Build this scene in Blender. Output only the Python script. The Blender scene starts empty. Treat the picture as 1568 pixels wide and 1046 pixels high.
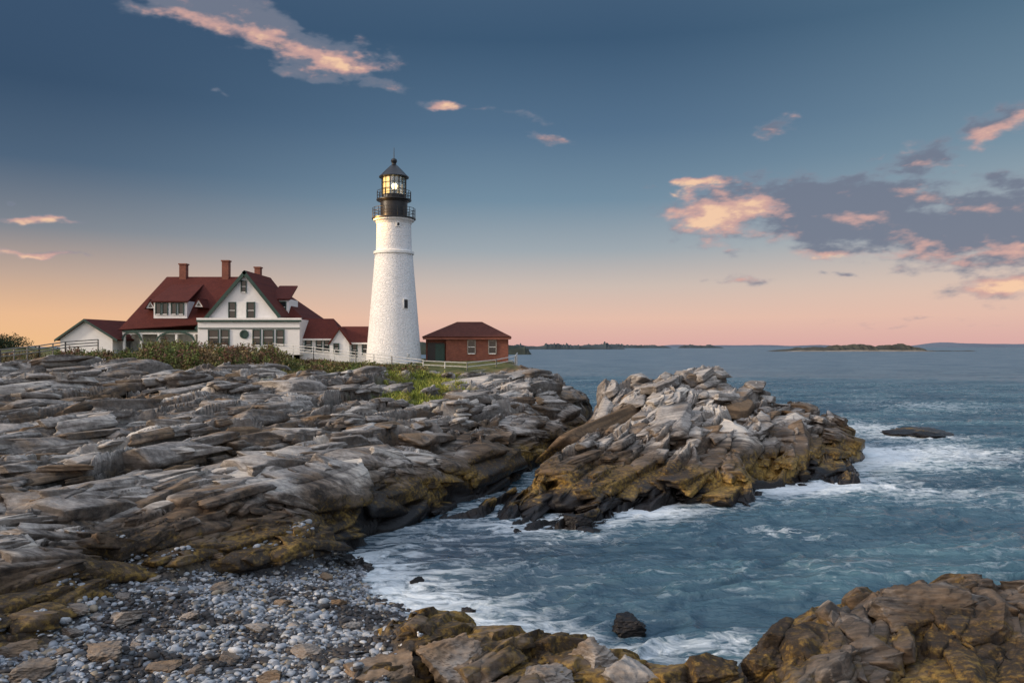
import bpy, bmesh, math, random
import numpy as np
from mathutils import Vector, Matrix
random.seed(7); rng=np.random.default_rng(7)
F=1220.0; CH=9.0
sc=bpy.context.scene
sc.view_settings.view_transform='Standard'
try: sc.view_settings.look='None'
except Exception: pass
def X(u,d): return (u-784)/F*d
def Z(v,d): return CH-(v-531)/F*d
def lin(c):
    return tuple(((x/255)/12.92 if x/255<=.04045 else ((x/255+.055)/1.055)**2.4) for x in c)
# ---------------- node helper
class G:
    def __init__(s,nt): s.nt=nt; s.nt.nodes.clear()
    def n(s,t,**k):
        nd=s.nt.nodes.new(t)
        for a,b in k.items(): setattr(nd,a,b)
        return nd
    def put(s,sock,v):
        if v is None: return
        if isinstance(v,bpy.types.NodeSocket): s.nt.links.new(v,sock)
        else:
            if hasattr(sock.default_value,'__len__') and not hasattr(v,'__len__'): v=(v,)*len(sock.default_value)
            if hasattr(v,'__len__') and len(v)==3 and len(sock.default_value)==4: v=(*v,1)
            sock.default_value=v
    def m(s,op,a,b=None,c=None,clamp=False):
        nd=s.n('ShaderNodeMath',operation=op,use_clamp=clamp)
        for i,v in enumerate((a,b,c)):
            if v is not None: s.put(nd.inputs[i],v)
        return nd.outputs[0]
    def vm(s,op,a,b=None,out=0):
        nd=s.n('ShaderNodeVectorMath',operation=op); s.put(nd.inputs[0],a)
        if b is not None: s.put(nd.inputs[3 if op=='SCALE' else 1],b)
        return nd.outputs[out]
    def mix(s,f,a,b,bt='MIX'):
        nd=s.n('ShaderNodeMix',data_type='RGBA',blend_type=bt); s.put(nd.inputs[0],f); s.put(nd.inputs[6],a); s.put(nd.inputs[7],b); return nd.outputs[2]
    def ss(s,x,a,b,lo=0.,hi=1.):
        nd=s.n('ShaderNodeMapRange',interpolation_type='SMOOTHSTEP'); s.put(nd.inputs[0],x)
        for i,v in enumerate((a,b,lo,hi)): nd.inputs[i+1].default_value=v
        return nd.outputs[0]
    def ramp(s,f,st,interp='LINEAR'):
        nd=s.n('ShaderNodeValToRGB'); r=nd.color_ramp; r.interpolation=interp
        while len(r.elements)<len(st): r.elements.new(0.5)
        for e,(p,c) in zip(r.elements,st): e.position=p; e.color=(*c,1)
        s.put(nd.inputs[0],f); return nd.outputs[0]
    def noise(s,v,scale,detail=4,rough=.55,dist=0,out=0):
        nd=s.n('ShaderNodeTexNoise'); s.put(nd.inputs['Vector'],v)
        nd.inputs['Scale'].default_value=scale; nd.inputs['Detail'].default_value=detail
        nd.inputs['Roughness'].default_value=rough; nd.inputs['Distortion'].default_value=dist
        return nd.outputs[out]
    def vor(s,v,scale,feature='F1',out=0):
        nd=s.n('ShaderNodeTexVoronoi',feature=feature); s.put(nd.inputs['Vector'],v); nd.inputs['Scale'].default_value=scale; return nd.outputs[out]
    def map(s,v,loc=(0,0,0),rot=(0,0,0),scale=(1,1,1),vt='POINT'):
        nd=s.n('ShaderNodeMapping',vector_type=vt); s.put(nd.inputs[0],v)
        nd.inputs[1].default_value=loc; nd.inputs[2].default_value=rot; nd.inputs[3].default_value=scale; return nd.outputs[0]
    def bump(s,h,strength=.5,dist=.05,normal=None):
        nd=s.n('ShaderNodeBump'); nd.inputs['Strength'].default_value=strength; nd.inputs['Distance'].default_value=dist
        s.put(nd.inputs['Height'],h)
        if normal is not None: s.put(nd.inputs['Normal'],normal)
        return nd.outputs[0]
    def attr(s,name,out='Fac'):
        return s.n('ShaderNodeAttribute',attribute_name=name).outputs[out]
    def principled(s,col,rough=.8,normal=None,spec=None,metal=None,emis=None,es=0,ior=None):
        p=s.n('ShaderNodeBsdfPrincipled'); s.put(p.inputs['Base Color'],col); s.put(p.inputs['Roughness'],rough)
        if normal is not None: s.put(p.inputs['Normal'],normal)
        if spec is not None: s.put(p.inputs['Specular IOR Level'],spec)
        if metal is not None: s.put(p.inputs['Metallic'],metal)
        if ior is not None: s.put(p.inputs['IOR'],ior)
        if emis is not None: s.put(p.inputs['Emission Color'],emis); s.put(p.inputs['Emission Strength'],es)
        o=s.n('ShaderNodeOutputMaterial'); s.nt.links.new(p.outputs[0],o.inputs[0]); return p
def newmat(name):
    m=bpy.data.materials.new(name); m.use_nodes=True; return m,G(m.node_tree)
def pos(g): return g.n('ShaderNodeNewGeometry').outputs['Position']
def plain(name,col,rough=.7,var=.25,scale=3,bs=.15,metal=0,emis=None,es=0):
    m,g=newmat(name); p=pos(g); n=g.noise(p,scale,4,.6)
    f=g.ss(n,.3,.7); a=tuple(c*(1-var) for c in col); b=tuple(min(1,c*(1+var*.6)) for c in col)
    g.principled(g.mix(f,a,b),rough,g.bump(g.noise(p,scale*6,3),bs,.02),metal=metal,emis=emis,es=es); return m
# ---------------- numpy noise
def h2(ix,iy,seed):
    n=(ix.astype(np.int64)*374761393+iy.astype(np.int64)*668265263+seed*974634777)&0xffffffff
    n=((n^(n>>13))*1274126177)&0xffffffff; n=n^(n>>16); n=(n*2246822519)&0xffffffff; n=n^(n>>15)
    return n/4294967296.0
def vn(x,y,seed=0):
    ix=np.floor(x);iy=np.floor(y);fx=x-ix;fy=y-iy;fx=fx*fx*fx*(fx*(fx*6-15)+10);fy=fy*fy*fy*(fy*(fy*6-15)+10)
    a=h2(ix,iy,seed);b=h2(ix+1,iy,seed);c=h2(ix,iy+1,seed);d=h2(ix+1,iy+1,seed)
    return (a+(b-a)*fx)*(1-fy)+(c+(d-c)*fx)*fy
def fbm(x,y,seed=0,o=5,g=.5):
    s=0;a=1;t=0
    for i in range(o):
        s=s+a*vn(x,y,seed+i*17);t+=a;a*=g;x,y=x*1.62-y*1.21+11.3,x*1.21+y*1.62-7.1
    return s/t
def sst(a,b,x):
    t=np.clip((x-a)/(b-a),0,1);return t*t*(3-2*t)
SD=60
ca,sa=math.cos(math.radians(SD)),math.sin(math.radians(SD))  # strike dir
def blocks(x,y,ls,lt,seed,tilt=.3,bias=.12,crack=.25,cw=.16,ch=.5):
    s=(x*ca+y*sa)/ls; t=(-x*sa+y*ca)/lt
    s=s+(vn(s*.9,t*.9,seed+5)-.5)*.6; t=t+(vn(s*.8+9,t*.8,seed+6)-.5)*.6
    i0=np.floor(s);j0=np.floor(t)
    f1=np.full(x.shape,9.);f2=np.full(x.shape,9.);ci=np.zeros(x.shape);cj=np.zeros(x.shape);os_=np.zeros(x.shape);ot=np.zeros(x.shape)
    for di in(-1,0,1):
        for dj in(-1,0,1):
            a=i0+di;b=j0+dj
            px=a+.1+.8*h2(a,b,seed);py=b+.1+.8*h2(a,b,seed+1)
            ds=s-px;dt=t-py;d=np.abs(ds)**1.6+np.abs(dt)**1.6
            m=d<f1; f2=np.where(m,f1,np.minimum(f2,d))
            f1=np.where(m,d,f1);ci=np.where(m,a,ci);cj=np.where(m,b,cj);os_=np.where(m,ds,os_);ot=np.where(m,dt,ot)
    r=h2(ci,cj,seed+2)-.5
    t1=(h2(ci,cj,seed+3)-.5)*2*tilt; t2=(h2(ci,cj,seed+4)-.5)*2*tilt-bias*3
    e=sst(0,cw,f2-f1)
    return (r+t1*os_+t2*ot)*(1-ch+ch*e)-crack*(1-e), r
# ---------------- terrain control
C=[]
def P(u,v,d): C.append((X(u,d),d,Z(v,d)))
def W(u,v): d=CH*F/(v-531); C.append((X(u,d),d,0.))
def XP(x,y,z): C.append((x,y,z))
for t in [(-200,1040,17),(-200,900,22),(-200,800,27),(-200,700,34),(-200,600,50),(-200,557,75),(-200,540,100),(-200,530,140),
 (0,1040,18),(0,975,21),(30,940,22.3),(50,860,24),(0,850,24),(-80,850,24),(110,856,26.3),(120,805,28.3),(0,800,27),(0,745,31),(0,703,36),(0,652,42),(0,606,50),(0,577,62),(0,562,75),(0,547,90),(0,535,112),
 (130,1000,20),(300,1000,20.8),(450,1000,20.5),(130,920,23.5),(300,920,24.5),(450,920,25.8),(300,878,27.6),
 (200,870,27.8),(150,856,28.2),(200,815,29.5),(200,775,31),(230,740,34),(200,700,38),(200,650,45),(200,600,56),(200,572,68),(200,556,80),(200,545,98),(200,535,130),
 (390,866,29.8),(390,840,30.5),(390,793,31.6),(400,750,34.5),(400,704,39),(400,660,45),(400,623,52),(400,588,62),(400,568,72),(400,553,85),(400,545,100),(400,538,130),
 (520,772,37.5),(520,722,41),(520,670,47),(520,620,57),(520,585,70),(520,564,84),(520,556,100),
 (600,747,42),(600,700,46),(600,660,51),(600,612,61),(600,588,70),(600,570,82),(600,560,90),(603,556,98),(600,552,115),(600,547,130),
 (740,705,51),(740,660,57),(740,625,63),(740,597,71),(740,580,82),(740,570,88),(740,557,100),(740,553,112),
 (790,700,54),(800,640,62),(800,600,70),(800,576,80),(800,560,92),(790,556,98),(785,552,110),
 (845,650,64),(850,602,74),(855,582,84),(880,607,80),(862,590,89),
 # island
 (905,760,43.5),(850,730,47),(880,720,48),(905,690,53),(930,655,56),(925,615,62),(925,598,68),(985,582,70),(960,700,52),
 (1030,735,48),(1030,700,52),(1030,657,57),(1030,606,64),(1035,574,70),(1090,582,70),(1000,576,70),(1100,735,48.5),(1120,690,54),(1110,644,60),
 (1160,700,56.5),(1160,654,62),(1160,614,69),(1205,634,70),(1235,692,59),(1245,664,64),(1235,640,71),(1285,708,60),(1275,678,66),(1262,654,72),(1225,715,56.5),
 # foreground
 (560,995,20),(640,975,21.),(735,975,21.3),(640,1045,18.5),(740,1010,19.5),(560,1060,17.5),(860,1012,20),(940,1000,20.3),(1000,1035,19.3),(860,1050,18),(950,1055,18),(1080,1040,19),(1060,1070,17.5),
 (1185,960,19.2),(1185,1010,18.8),(1250,1040,17.8),(1340,905,21.3),(1300,965,19.5),(1430,890,22.6),(1560,918,22),(1500,900,23),(1400,985,19),(1500,970,19.5),(1560,1035,17.8),(1700,910,22),(1700,1045,18)]: P(*t)
for t in [(505,848),(560,882),(620,935),(690,968),(550,822),(600,806),(640,793),(700,772),(740,758),(780,752),
 (772,800),(830,800),(905,812),(925,795),(960,776),(1060,768),(1130,771),(1150,745),(1175,740),(1240,744),(1305,738),(1312,702)]: W(*t)
for t in [(.7,52,-.4),(2,56,0),(3.6,61,.2),(5.3,67,.2),(7.2,75,0),(9,84,-1),(10,93,-2),(7,102,-2),(6,118,-2),(3,101,4),(2,118,4),(5,127,-2),(-5,136,2),(-8,148,-2),(-30,150,6),(-60,150,8),(-90,150,9),
 (14,83,0),(14,90,-2),(22,82,0),(25,93,-2),(28,80,-.3),(X(1305,72),72,-.6),(X(1330,68),68,-1.2),(X(1300,84),84,-1.5),(40,92,-2),(40,78,-2),(33,60,-2),(26,50,-2),(20,46,-2),(12,41.5,-2),(6.5,41.5,-1.2),(-2.5,39,-1.2),(-5,35.5,-.8),(-4,31,-.8),(0,30,-1.5),(5,33,-2),
 (0,25.5,-1),(1.5,23.3,-.9),(3,22.5,-1),(5,22,-1.2),(4.6,19.5,-.4),(5.2,19.2,-.5),(6,25,-1.5),(12,27,-2),(18,27,-2),(12,34,-3),(20,34,-3),(35,40,-3),(50,60,-3),(60,100,-3),(50,140,-4),(20,140,-4),(80,140,-4),(30,26,-2),(4.2,43.5,-.4)]: XP(*t)
for a in np.linspace(-60,60,13): XP(10*math.sin(math.radians(a)),10*math.cos(math.radians(a)),1.8 if a>25 or a<-10 else .9)
C=np.array(C,dtype=np.float64); 
K=len(C)
D=np.hypot(C[:,None,0]-C[None,:,0],C[:,None,1]-C[None,:,1])
A=np.zeros((K+3,K+3));A[:K,:K]=D-np.eye(K)*.12;A[:K,K]=1;A[:K,K+1]=C[:,0]/100;A[:K,K+2]=C[:,1]/100;A[K:,:K]=A[:K,K:].T
wts=np.linalg.solve(A,np.r_[C[:,2],0,0,0])
def base(x,y):
    x=np.asarray(x,float).ravel();y=np.asarray(y,float).ravel();o=np.empty(x.shape)
    for i in range(0,len(x),40000):
        a=x[i:i+40000].astype(np.float32);b=y[i:i+40000].astype(np.float32)
        dd=np.sqrt((a[:,None]-C[None,:,0].astype(np.float32))**2+(b[:,None]-C[None,:,1].astype(np.float32))**2)
        o[i:i+40000]=dd.astype(np.float64)@wts[:K]+wts[K]+wts[K+1]*a/100+wts[K+2]*b/100
    return o
def seg(x,y,pl):
    dm=np.full(x.shape,1e9)
    for (ax,ay),(bx,by) in zip(pl[:-1],pl[1:]):
        t=np.clip(((x-ax)*(bx-ax)+(y-ay)*(by-ay))/((bx-ax)**2+(by-ay)**2),0,1);dm=np.minimum(dm,np.hypot(x-ax-t*(bx-ax),y-ay-t*(by-ay)))
    return dm
GAP=[(.2,49),(2,56),(3.6,61),(5.3,67),(7.2,75),(9.3,86)]
def poly(pts): return np.array([(X(u,d),d) for u,d in pts])
def sdf(x,y,pg):
    ins=np.zeros(x.shape,bool);dm=np.full(x.shape,1e9);n=len(pg)
    for i in range(n):
        ax,ay=pg[i];bx,by=pg[(i+1)%n]
        c=((ay>y)!=(by>y))&(x<(bx-ax)*(y-ay)/((by-ay) if by!=ay else 1e-9)+ax);ins^=c
        t=np.clip(((x-ax)*(bx-ax)+(y-ay)*(by-ay))/((bx-ax)**2+(by-ay)**2),0,1)
        dm=np.minimum(dm,np.hypot(x-ax-t*(bx-ax),y-ay-t*(by-ay)))
    return np.where(ins,dm,-dm)
BEACH=poly([(135,26.6),(250,27.2),(390,28.8),(470,30.8),(500,33.6),(560,31.5),(650,27),(645,23.2),(590,20.8),(560,17.5),(520,13),(-100,13),(-140,19),(60,20.4),(120,23)])
VEG=poly([(-500,76),(0,70),(60,74),(200,70),(330,70),(420,69),(520,72),(590,76),(592,64),(620,58),(695,62),(705,80),(650,84),(700,86),(790,90),(792,112),(700,130),(400,150),(-600,160)])
def masks(x,y):
    w=(fbm(x*.5,y*.5,91,3)-.5)*2
    b=sst(-.5,.5,sdf(x,y,BEACH)+w*.8); v=sst(-1.2,1.2,sdf(x,y,VEG)+w*6*(1-.8*sst(82,86,y)))
    return b,v
def height(x,y,full=False):
    h=base(x,y);b,v=masks(x,y)
    h=h-3.*np.exp(-(seg(x,y,GAP)/1.2)**2)
    wx=x+(fbm(x*.22,y*.22,3,2)-.5)*3.0; wy=y+(fbm(x*.22,y*.22,4,2)-.5)*3.0
    rk=(1-b)*(1-v);nf=sst(22,31,y)
    h=h+rk*.8*sst(.05,.5,h)*(1-sst(1.6,3.8,h))*(.15+.85*nf)
    amp=(1-.93*b)*(1-.85*v)*(1-.7*sst(78,86,y)*(1-sst(1,4,x)))
    amp=amp*(.45+.55*sst(-1.2,.4,h))
    far=sst(18,55,y)
    b1,r1=blocks(wx,wy,12,3.6,10,.5,.16,.5,.1,.35);b2,r2=blocks(wx,wy,5.0,1.4,20,.45,.15,.5,.1,.25);b3,r3=blocks(wx,wy,2.2,.65,30,.4,.1,.45,.12,.2);b4,r4=blocks(wx,wy,.8,.28,40,.5,.1,.4,.14,.1)
    tb=(-wx*sa+wy*ca)/3.1+(fbm(x*.09,y*.09,44,3)-.5)*2.6
    fr=tb-np.floor(tb); saw=np.where(fr>.08,1-(fr-.08)/.92,sst(0,.08,fr))-.5
    sawa=.3+1.2*sst(.42,.7,fbm(x*.1,y*.1,46,2))
    det=b1*(.3+.6*far)*1.1+b2*(.45+.15*far)+b3*.26+b4*.09+saw*sawa*(.25+.45*far)+.05+.15*nf
    det+= (fbm(x*1.1,y*1.1,50,4)-.5)*.15
    h=h+det*amp+b*(fbm(x*1.5,y*1.5,60,4)-.5)*.25+v*(fbm(x*.6,y*.6,70,4)-.5)*.6*(y<86)
    if full: return h,b,v,r1*.5+r2*.8+r3*.6+r4*.3
    return h,b,v
def grid_mesh(name,V,nr,nc):
    me=bpy.data.meshes.new(name);me.vertices.add(len(V));me.vertices.foreach_set('co',V.astype(np.float32).ravel())
    i=np.arange(nr-1)[:,None]*nc+np.arange(nc-1)[None,:]
    q=np.stack([i,i+1,i+nc+1,i+nc],-1).reshape(-1,4)
    me.loops.add(q.size);me.polygons.add(len(q));me.loops.foreach_set('vertex_index',q.ravel().astype(np.int32))
    me.polygons.foreach_set('loop_start',(np.arange(len(q))*4).astype(np.int32))
    try: me.polygons.foreach_set('loop_total',np.full(len(q),4,np.int32))
    except Exception: pass
    me.update();return me
def link(name,me,mat=None,parent=None):
    o=bpy.data.objects.new(name,me);sc.collection.objects.link(o)
    if mat:
        me.materials.append(mat)
    if parent:o.parent=parent
    return o
def fattr(me,name,a):
    at=me.attributes.new(name,'FLOAT','POINT');at.data.foreach_set('value',np.asarray(a,np.float32))
# ---------------- materials: rock
def rockmat(name,tide=True,terrain=True,warm=0.):
    m,g=newmat(name);p=pos(g)
    sp=g.n('ShaderNodeSeparateXYZ');g.put(sp.inputs[0],p);z=sp.outputs[2]
    st=g.map(p,rot=(0.25,.35,-math.radians(SD)),scale=(.16,1.9,2.2))
    n1=g.noise(p,.28,4,.6);n2=g.noise(st,1.4,7,.7,.1);n3=g.noise(p,5,5,.7)
    f=g.m('ADD',g.m('MULTIPLY',n1,.34),g.m('ADD',g.m('MULTIPLY',n2,.42),g.m('MULTIPLY',n3,.24)))
    if terrain: f=g.m('ADD',f,g.m('MULTIPLY',g.attr('tone'),.17))
    col=g.ramp(f,[(.35,(.042,.037,.034)),(.43,(.105,.094,.086)),(.5,(.215,.196,.178)),(.57,(.37,.34,.31)),(.67,(.60,.55,.48))])
    br=g.m('ADD',g.m('MULTIPLY',n1,-.7),g.m('ADD',g.m('MULTIPLY',n2,.6),.62 if not terrain else g.m('ADD',g.m('MULTIPLY',g.attr('tone'),-.35),.57)))
    col=g.mix(g.ss(br,.5-.05*warm,.68,0,.7),col,g.mix(n3,(.11,.064,.03),(.38,.24,.12)))
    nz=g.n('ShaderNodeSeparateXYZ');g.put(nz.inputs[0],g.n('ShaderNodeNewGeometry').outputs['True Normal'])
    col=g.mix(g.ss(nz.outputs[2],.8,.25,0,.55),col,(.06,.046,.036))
    rough=.85
    if terrain:
        col=g.mix(g.attr('cav'),col,(.025,.021,.018))  # hollows darkened: part dirt, part occlusion shade painted into the colour
    if tide:
        zt=g.m('ADD',z,g.m('ADD',g.m('MULTIPLY',g.m('SUBTRACT',n1,.5),4.),g.m('MULTIPLY',g.m('SUBTRACT',n2,.5),2.)))
        och=g.ramp(g.m('ADD',g.m('MULTIPLY',n3,.5),g.m('MULTIPLY',n1,.5)),[(.42,(.02,.016,.013)),(.48,(.065,.043,.02)),(.54,(.20,.125,.032)),(.64,(.40,.26,.07))])
        brn=g.mix(g.ss(n2,.35,.65),(.028,.023,.02),(.14,.095,.06))
        col=g.mix(g.ss(zt,3.7,2.4,0,.85),col,brn)
        col=g.mix(g.m('MULTIPLY',g.ss(zt,2.4,1.7,0,.95),g.ss(n3,.36,.48,.4,1)),col,och)
        wet=g.ss(zt,1.15,.6)
        col=g.mix(wet,col,(.014,.012,.012)); rough=g.ss(zt,.7,1.6,.3,.85)
    if terrain:
        col=g.mix(g.attr('beach'),col,g.ramp(n3,[(.35,(.03,.03,.032)),(.6,(.11,.11,.12))]))
        vg=g.ramp(g.noise(p,.7,6,.7),[(.35,(.045,.055,.016)),(.5,(.09,.10,.03)),(.62,(.14,.125,.045)),(.7,(.12,.08,.04))])
        col=g.mix(g.attr('veg'),col,vg)
    h=g.m('ADD',g.m('MULTIPLY',n2,.9),g.m('MULTIPLY',n3,.22))
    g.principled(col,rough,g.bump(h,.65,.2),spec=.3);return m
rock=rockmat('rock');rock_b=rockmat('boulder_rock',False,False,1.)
# ---------------- terrain mesh
NC,NR=1500,1000
az=np.radians(np.linspace(-50,48,NC));rr=np.exp(np.linspace(math.log(11.5),math.log(150),NR))
R_,A_=np.meshgrid(rr,az,indexing='ij');x=(R_*np.sin(A_)).ravel();y=(R_*np.cos(A_)).ravel()
h,b,v,tone=height(x,y,True)
def boxblur(a,k,ax):
    c=np.cumsum(np.concatenate([np.repeat(np.take(a,[0],ax),k+1,ax),a,np.repeat(np.take(a,[-1],ax),k,ax)],ax),ax)
    n=a.shape[ax];return (np.take(c,range(2*k+1,2*k+1+n),ax)-np.take(c,range(0,n),ax))/(2*k+1)
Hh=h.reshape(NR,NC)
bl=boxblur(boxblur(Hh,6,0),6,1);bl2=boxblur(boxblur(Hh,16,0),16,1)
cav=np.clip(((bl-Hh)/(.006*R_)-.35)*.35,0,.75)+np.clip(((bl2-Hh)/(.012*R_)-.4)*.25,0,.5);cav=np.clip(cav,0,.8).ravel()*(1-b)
am=(1-b)*(1-v)
ph=h*1.3+(x*ca+y*sa)*.1+fbm(x*.3,y*.3,80,2)*2
sh=(vn(ph*1.7,x*0,83)-.5)*.4*am
x2=x-sh*sa; y2=y+sh*ca
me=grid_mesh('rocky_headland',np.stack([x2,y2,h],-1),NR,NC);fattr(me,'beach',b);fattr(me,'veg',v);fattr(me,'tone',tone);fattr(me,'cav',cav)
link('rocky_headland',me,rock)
def hz(x,y):
    return height(np.atleast_1d(np.asarray(x,float)),np.atleast_1d(np.asarray(y,float)))[0]
def ico(sub):
    bm=bmesh.new();bmesh.ops.create_icosphere(bm,subdivisions=sub,radius=1);V=np.array([q.co[:] for q in bm.verts]);Fc=np.array([[w.index for w in f.verts] for f in bm.faces]);bm.free();return V,Fc
def chip(V,n,r,lo=.45,hi=.85):
    V=V.copy()
    for _ in range(n):
        d_=r.normal(size=3);d_/=np.linalg.norm(d_);c=r.uniform(lo,hi);t_=V@d_-c;V-=np.outer(np.clip(t_,0,None),d_)
    return V
def trimesh(name,V,Fc,mat,cols=None,smooth=False,tone=None,parent=None):
    me=bpy.data.meshes.new(name);me.vertices.add(len(V));me.vertices.foreach_set('co',V.astype(np.float32).ravel())
    k_=Fc.shape[1];me.loops.add(Fc.size);me.polygons.add(len(Fc));me.loops.foreach_set('vertex_index',Fc.ravel().astype(np.int32));me.polygons.foreach_set('loop_start',(np.arange(len(Fc))*k_).astype(np.int32))
    try: me.polygons.foreach_set('loop_total',np.full(len(Fc),k_,np.int32))
    except Exception: pass
    me.update()
    if smooth: me.polygons.foreach_set('use_smooth',np.ones(len(Fc),bool))
    if cols is not None:
        a=me.color_attributes.new('col','FLOAT_COLOR','POINT');a.data.foreach_set('color',np.c_[cols,np.ones(len(cols))].astype(np.float32).ravel())
    if tone is not None: fattr(me,'tone',tone)
    return link(name,me,mat,parent)
# ---- jointed slabs: angular blocks bedded into the ledges along the strike
def cubegrid(n):
    bm=bmesh.new();bmesh.ops.create_cube(bm,size=2);bmesh.ops.subdivide_edges(bm,edges=bm.edges[:],cuts=n,use_grid_fill=True)
    V=np.array([q.co[:] for q in bm.verts]);Fc=np.array([[w.index for w in f.verts] for f in bm.faces]);bm.free();return V,Fc
VC,FC=cubegrid(7)
prs=[]
for k in range(48):
    r=np.random.default_rng(900+k);v_=VC.copy()
    v_[:,0]+=.3*r.uniform(-1,1)*v_[:,1]+.15*r.uniform(-1,1)*v_[:,2];v_[:,1]*=1+.3*r.uniform(-1,1)*v_[:,0]
    v_[:,2]+=.25*r.uniform(-1,1)*v_[:,0]+.25*r.uniform(-1,1)*v_[:,1]
    for _ in range(7):
        d_=r.normal(size=3);d_[2]=abs(d_[2])*.8;d_/=np.linalg.norm(d_);c=r.uniform(.78,1.2);t_=v_@d_-c;v_=v_-np.outer(np.clip(t_,0,None),d_)
    lay=np.round(v_[:,2]*1.6+r.uniform())
    off=h2(lay,lay*0,k+3)-.5;v_[:,:2]*=(1+.12*off)[:,None]
    v_+=(np.stack([fbm(v_[:,1]*2+7*k,v_[:,2]*2+v_[:,0]*2+i*5,30+i,3) for i in range(3)],-1)-.5)*.15
    prs.append(v_)
N0=17000
ang=rng.uniform(-47,45,N0);ra=np.exp(rng.uniform(math.log(15),math.log(100),N0)**1.0)
qx=ra*np.sin(np.radians(ang));qy=ra*np.cos(np.radians(ang))
hq,bq,vq,tq=height(qx,qy,True);hb0=base(qx,qy)
keep=(bq<.3)&(vq<.35)&(hb0>.1)&(hq>.1)&(seg(qx,qy,GAP)>1.2)&~((qy>80)&(qx<1.5))
qx,qy,hq,tq,ra=qx[keep],qy[keep],hq[keep],tq[keep],ra[keep]
e_=.6;gx0=(base(qx+e_,qy)-base(qx-e_,qy))/(2*e_);gy0=(base(qx,qy+e_)-base(qx,qy-e_))/(2*e_)
n_=min(len(qx),6000);VV=[];FF=[];TT=[];o=0
for i in range(n_):
    near=ra[i]<26
    sz=(.26+.5*rng.random()**1.8)*(ra[i]/38)**.55
    if rng.random()<.08 and not near: sz*=1.8
    S=np.array([sz*rng.uniform(1.2,2.0 if near else 3.0),sz*rng.uniform(.6,1.15),sz*(rng.uniform(.4,.7) if near else rng.uniform(.27,.52))])
    yaw=math.radians(SD+rng.normal()*(14 if near else 8))
    Rz=np.array([[math.cos(yaw),-math.sin(yaw),0],[math.sin(yaw),math.cos(yaw),0],[0,0,1]])
    dip=math.radians(-15+rng.normal()*6);pt=rng.normal()*.06
    Rx=np.array([[1,0,0],[0,math.cos(dip),-math.sin(dip)],[0,math.sin(dip),math.cos(dip)]]);Ry=np.array([[math.cos(pt),0,math.sin(pt)],[0,1,0],[-math.sin(pt),0,math.cos(pt)]])
    nn=np.array([-gx0[i]*.8,-gy0[i]*.8,1.]);nn/=np.linalg.norm(nn);xa=np.cross([0,1,0],nn);xa/=np.linalg.norm(xa);ya=np.cross(nn,xa);Rn=np.stack([xa,ya,nn],1)
    v_=(prs[rng.integers(48)]*S)@(Rn@Rz@Rx@Ry).T
    VV.append(v_+[qx[i],qy[i],hq[i]-S[2]*rng.uniform(.4,1.0)]);FF.append(FC+o);o+=len(v_);TT.append(np.full(len(v_),np.clip(tq[i]*.4+rng.normal()*.24,-.7,.75)))
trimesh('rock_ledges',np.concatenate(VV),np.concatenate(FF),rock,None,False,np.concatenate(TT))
# ---------------- sea
NC,NR=900,1150
az=np.radians(np.linspace(-80,80,NC));t=np.linspace(0,1,NR)
rr=np.exp(math.log(12)+t*(math.log(150/12))*1.35); 
k=int(NR*.88); rr[k:]=rr[k-1]*np.exp((np.arange(1,NR-k+1)/(NR-k))**1.3*math.log(60000/rr[k-1]))
R_,A_=np.meshgrid(rr,az,indexing='ij');x=(R_*np.sin(A_)).ravel();y=(R_*np.cos(A_)).ravel()
hb=np.full(x.shape,-4.);mk=(np.hypot(x,y)<160);hb[mk]=base(x[mk],y[mk]);hb=np.clip(hb,-4,3)
fade=1-sst(120,700,np.hypot(x,y))
wx=x*.97+y*.25; wy=-x*.25+y*.97
wx=wx+(fbm(x*.15,y*.15,5,3)-.5)*5;wy=wy+(fbm(x*.15,y*.15,6,3)-.5)*4
rid=1-np.abs(2*fbm(wx*.26,wy*.75,200,4,.5)-1)
swell=(rid**2-.6)*.5+(fbm(wx*.07,wy*.18,210,2)-.5)*.7+(fbm(wx*.8,wy*2.2,220,3)-.5)*.26
zz=swell*.7*fade*(.45+.55*sst(0,-2.5,hb))
def spot(u,v_,ru,rd,s):
    d=CH*F/(v_-531);cx=X(u,d);return s*np.exp(-(((x-cx)/ru)**2+((y-d)/rd)**2))
foam=sst(-1.7,-.1,hb)*.34
for s in [(560,868,2.4,2.2,.28),(660,925,2.4,2.0,.48),(620,890,1.8,2,.2),(780,965,2.2,1.6,.5),(960,1000,2.8,1.8,.55),(1000,780,3,3.5,.55),(960,765,3,4,.3),(1200,745,3.5,3,.6),(1345,700,4,8,.62),(1325,655,6,12,.6),(1420,690,9,5,.42),(1370,745,5,3,.38),(1200,812,2.2,1.6,.48),(830,800,3,3,.22),(1480,700,10,8,.38),(900,850,10,7,.1),(1420,668,6,3,.42),(1100,980,2,1.3,.3),(700,820,4,4,.15),(1450,760,8,5,.3),(1400,620,14,20,.28),(750,900,4,4,.12),(870,970,1.6,1.2,.3)]: foam+=spot(*s)
foam=np.clip(foam,0,1.1)
cove=spot(700,850,6,9,1.)
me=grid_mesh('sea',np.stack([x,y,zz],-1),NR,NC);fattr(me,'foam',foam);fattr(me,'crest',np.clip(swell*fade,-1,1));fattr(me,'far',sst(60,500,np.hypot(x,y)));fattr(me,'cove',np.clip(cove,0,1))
me.polygons.foreach_set('use_smooth',np.ones(len(me.polygons),bool))
m,g=newmat('sea_water');p=pos(g)
pw=g.map(p,rot=(0,0,.15),scale=(.36,1,1))
nw=g.n('ShaderNodeTexNoise');g.put(nw.inputs[0],g.vm('MULTIPLY',p,(.45,.45,0)));nw.inputs['Scale'].default_value=1;nw.inputs['Detail'].default_value=3
pd=g.vm('ADD',pw,g.vm('SCALE',g.vm('SUBTRACT',nw.outputs[1],(.5,.5,.5)),1.8))
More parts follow.
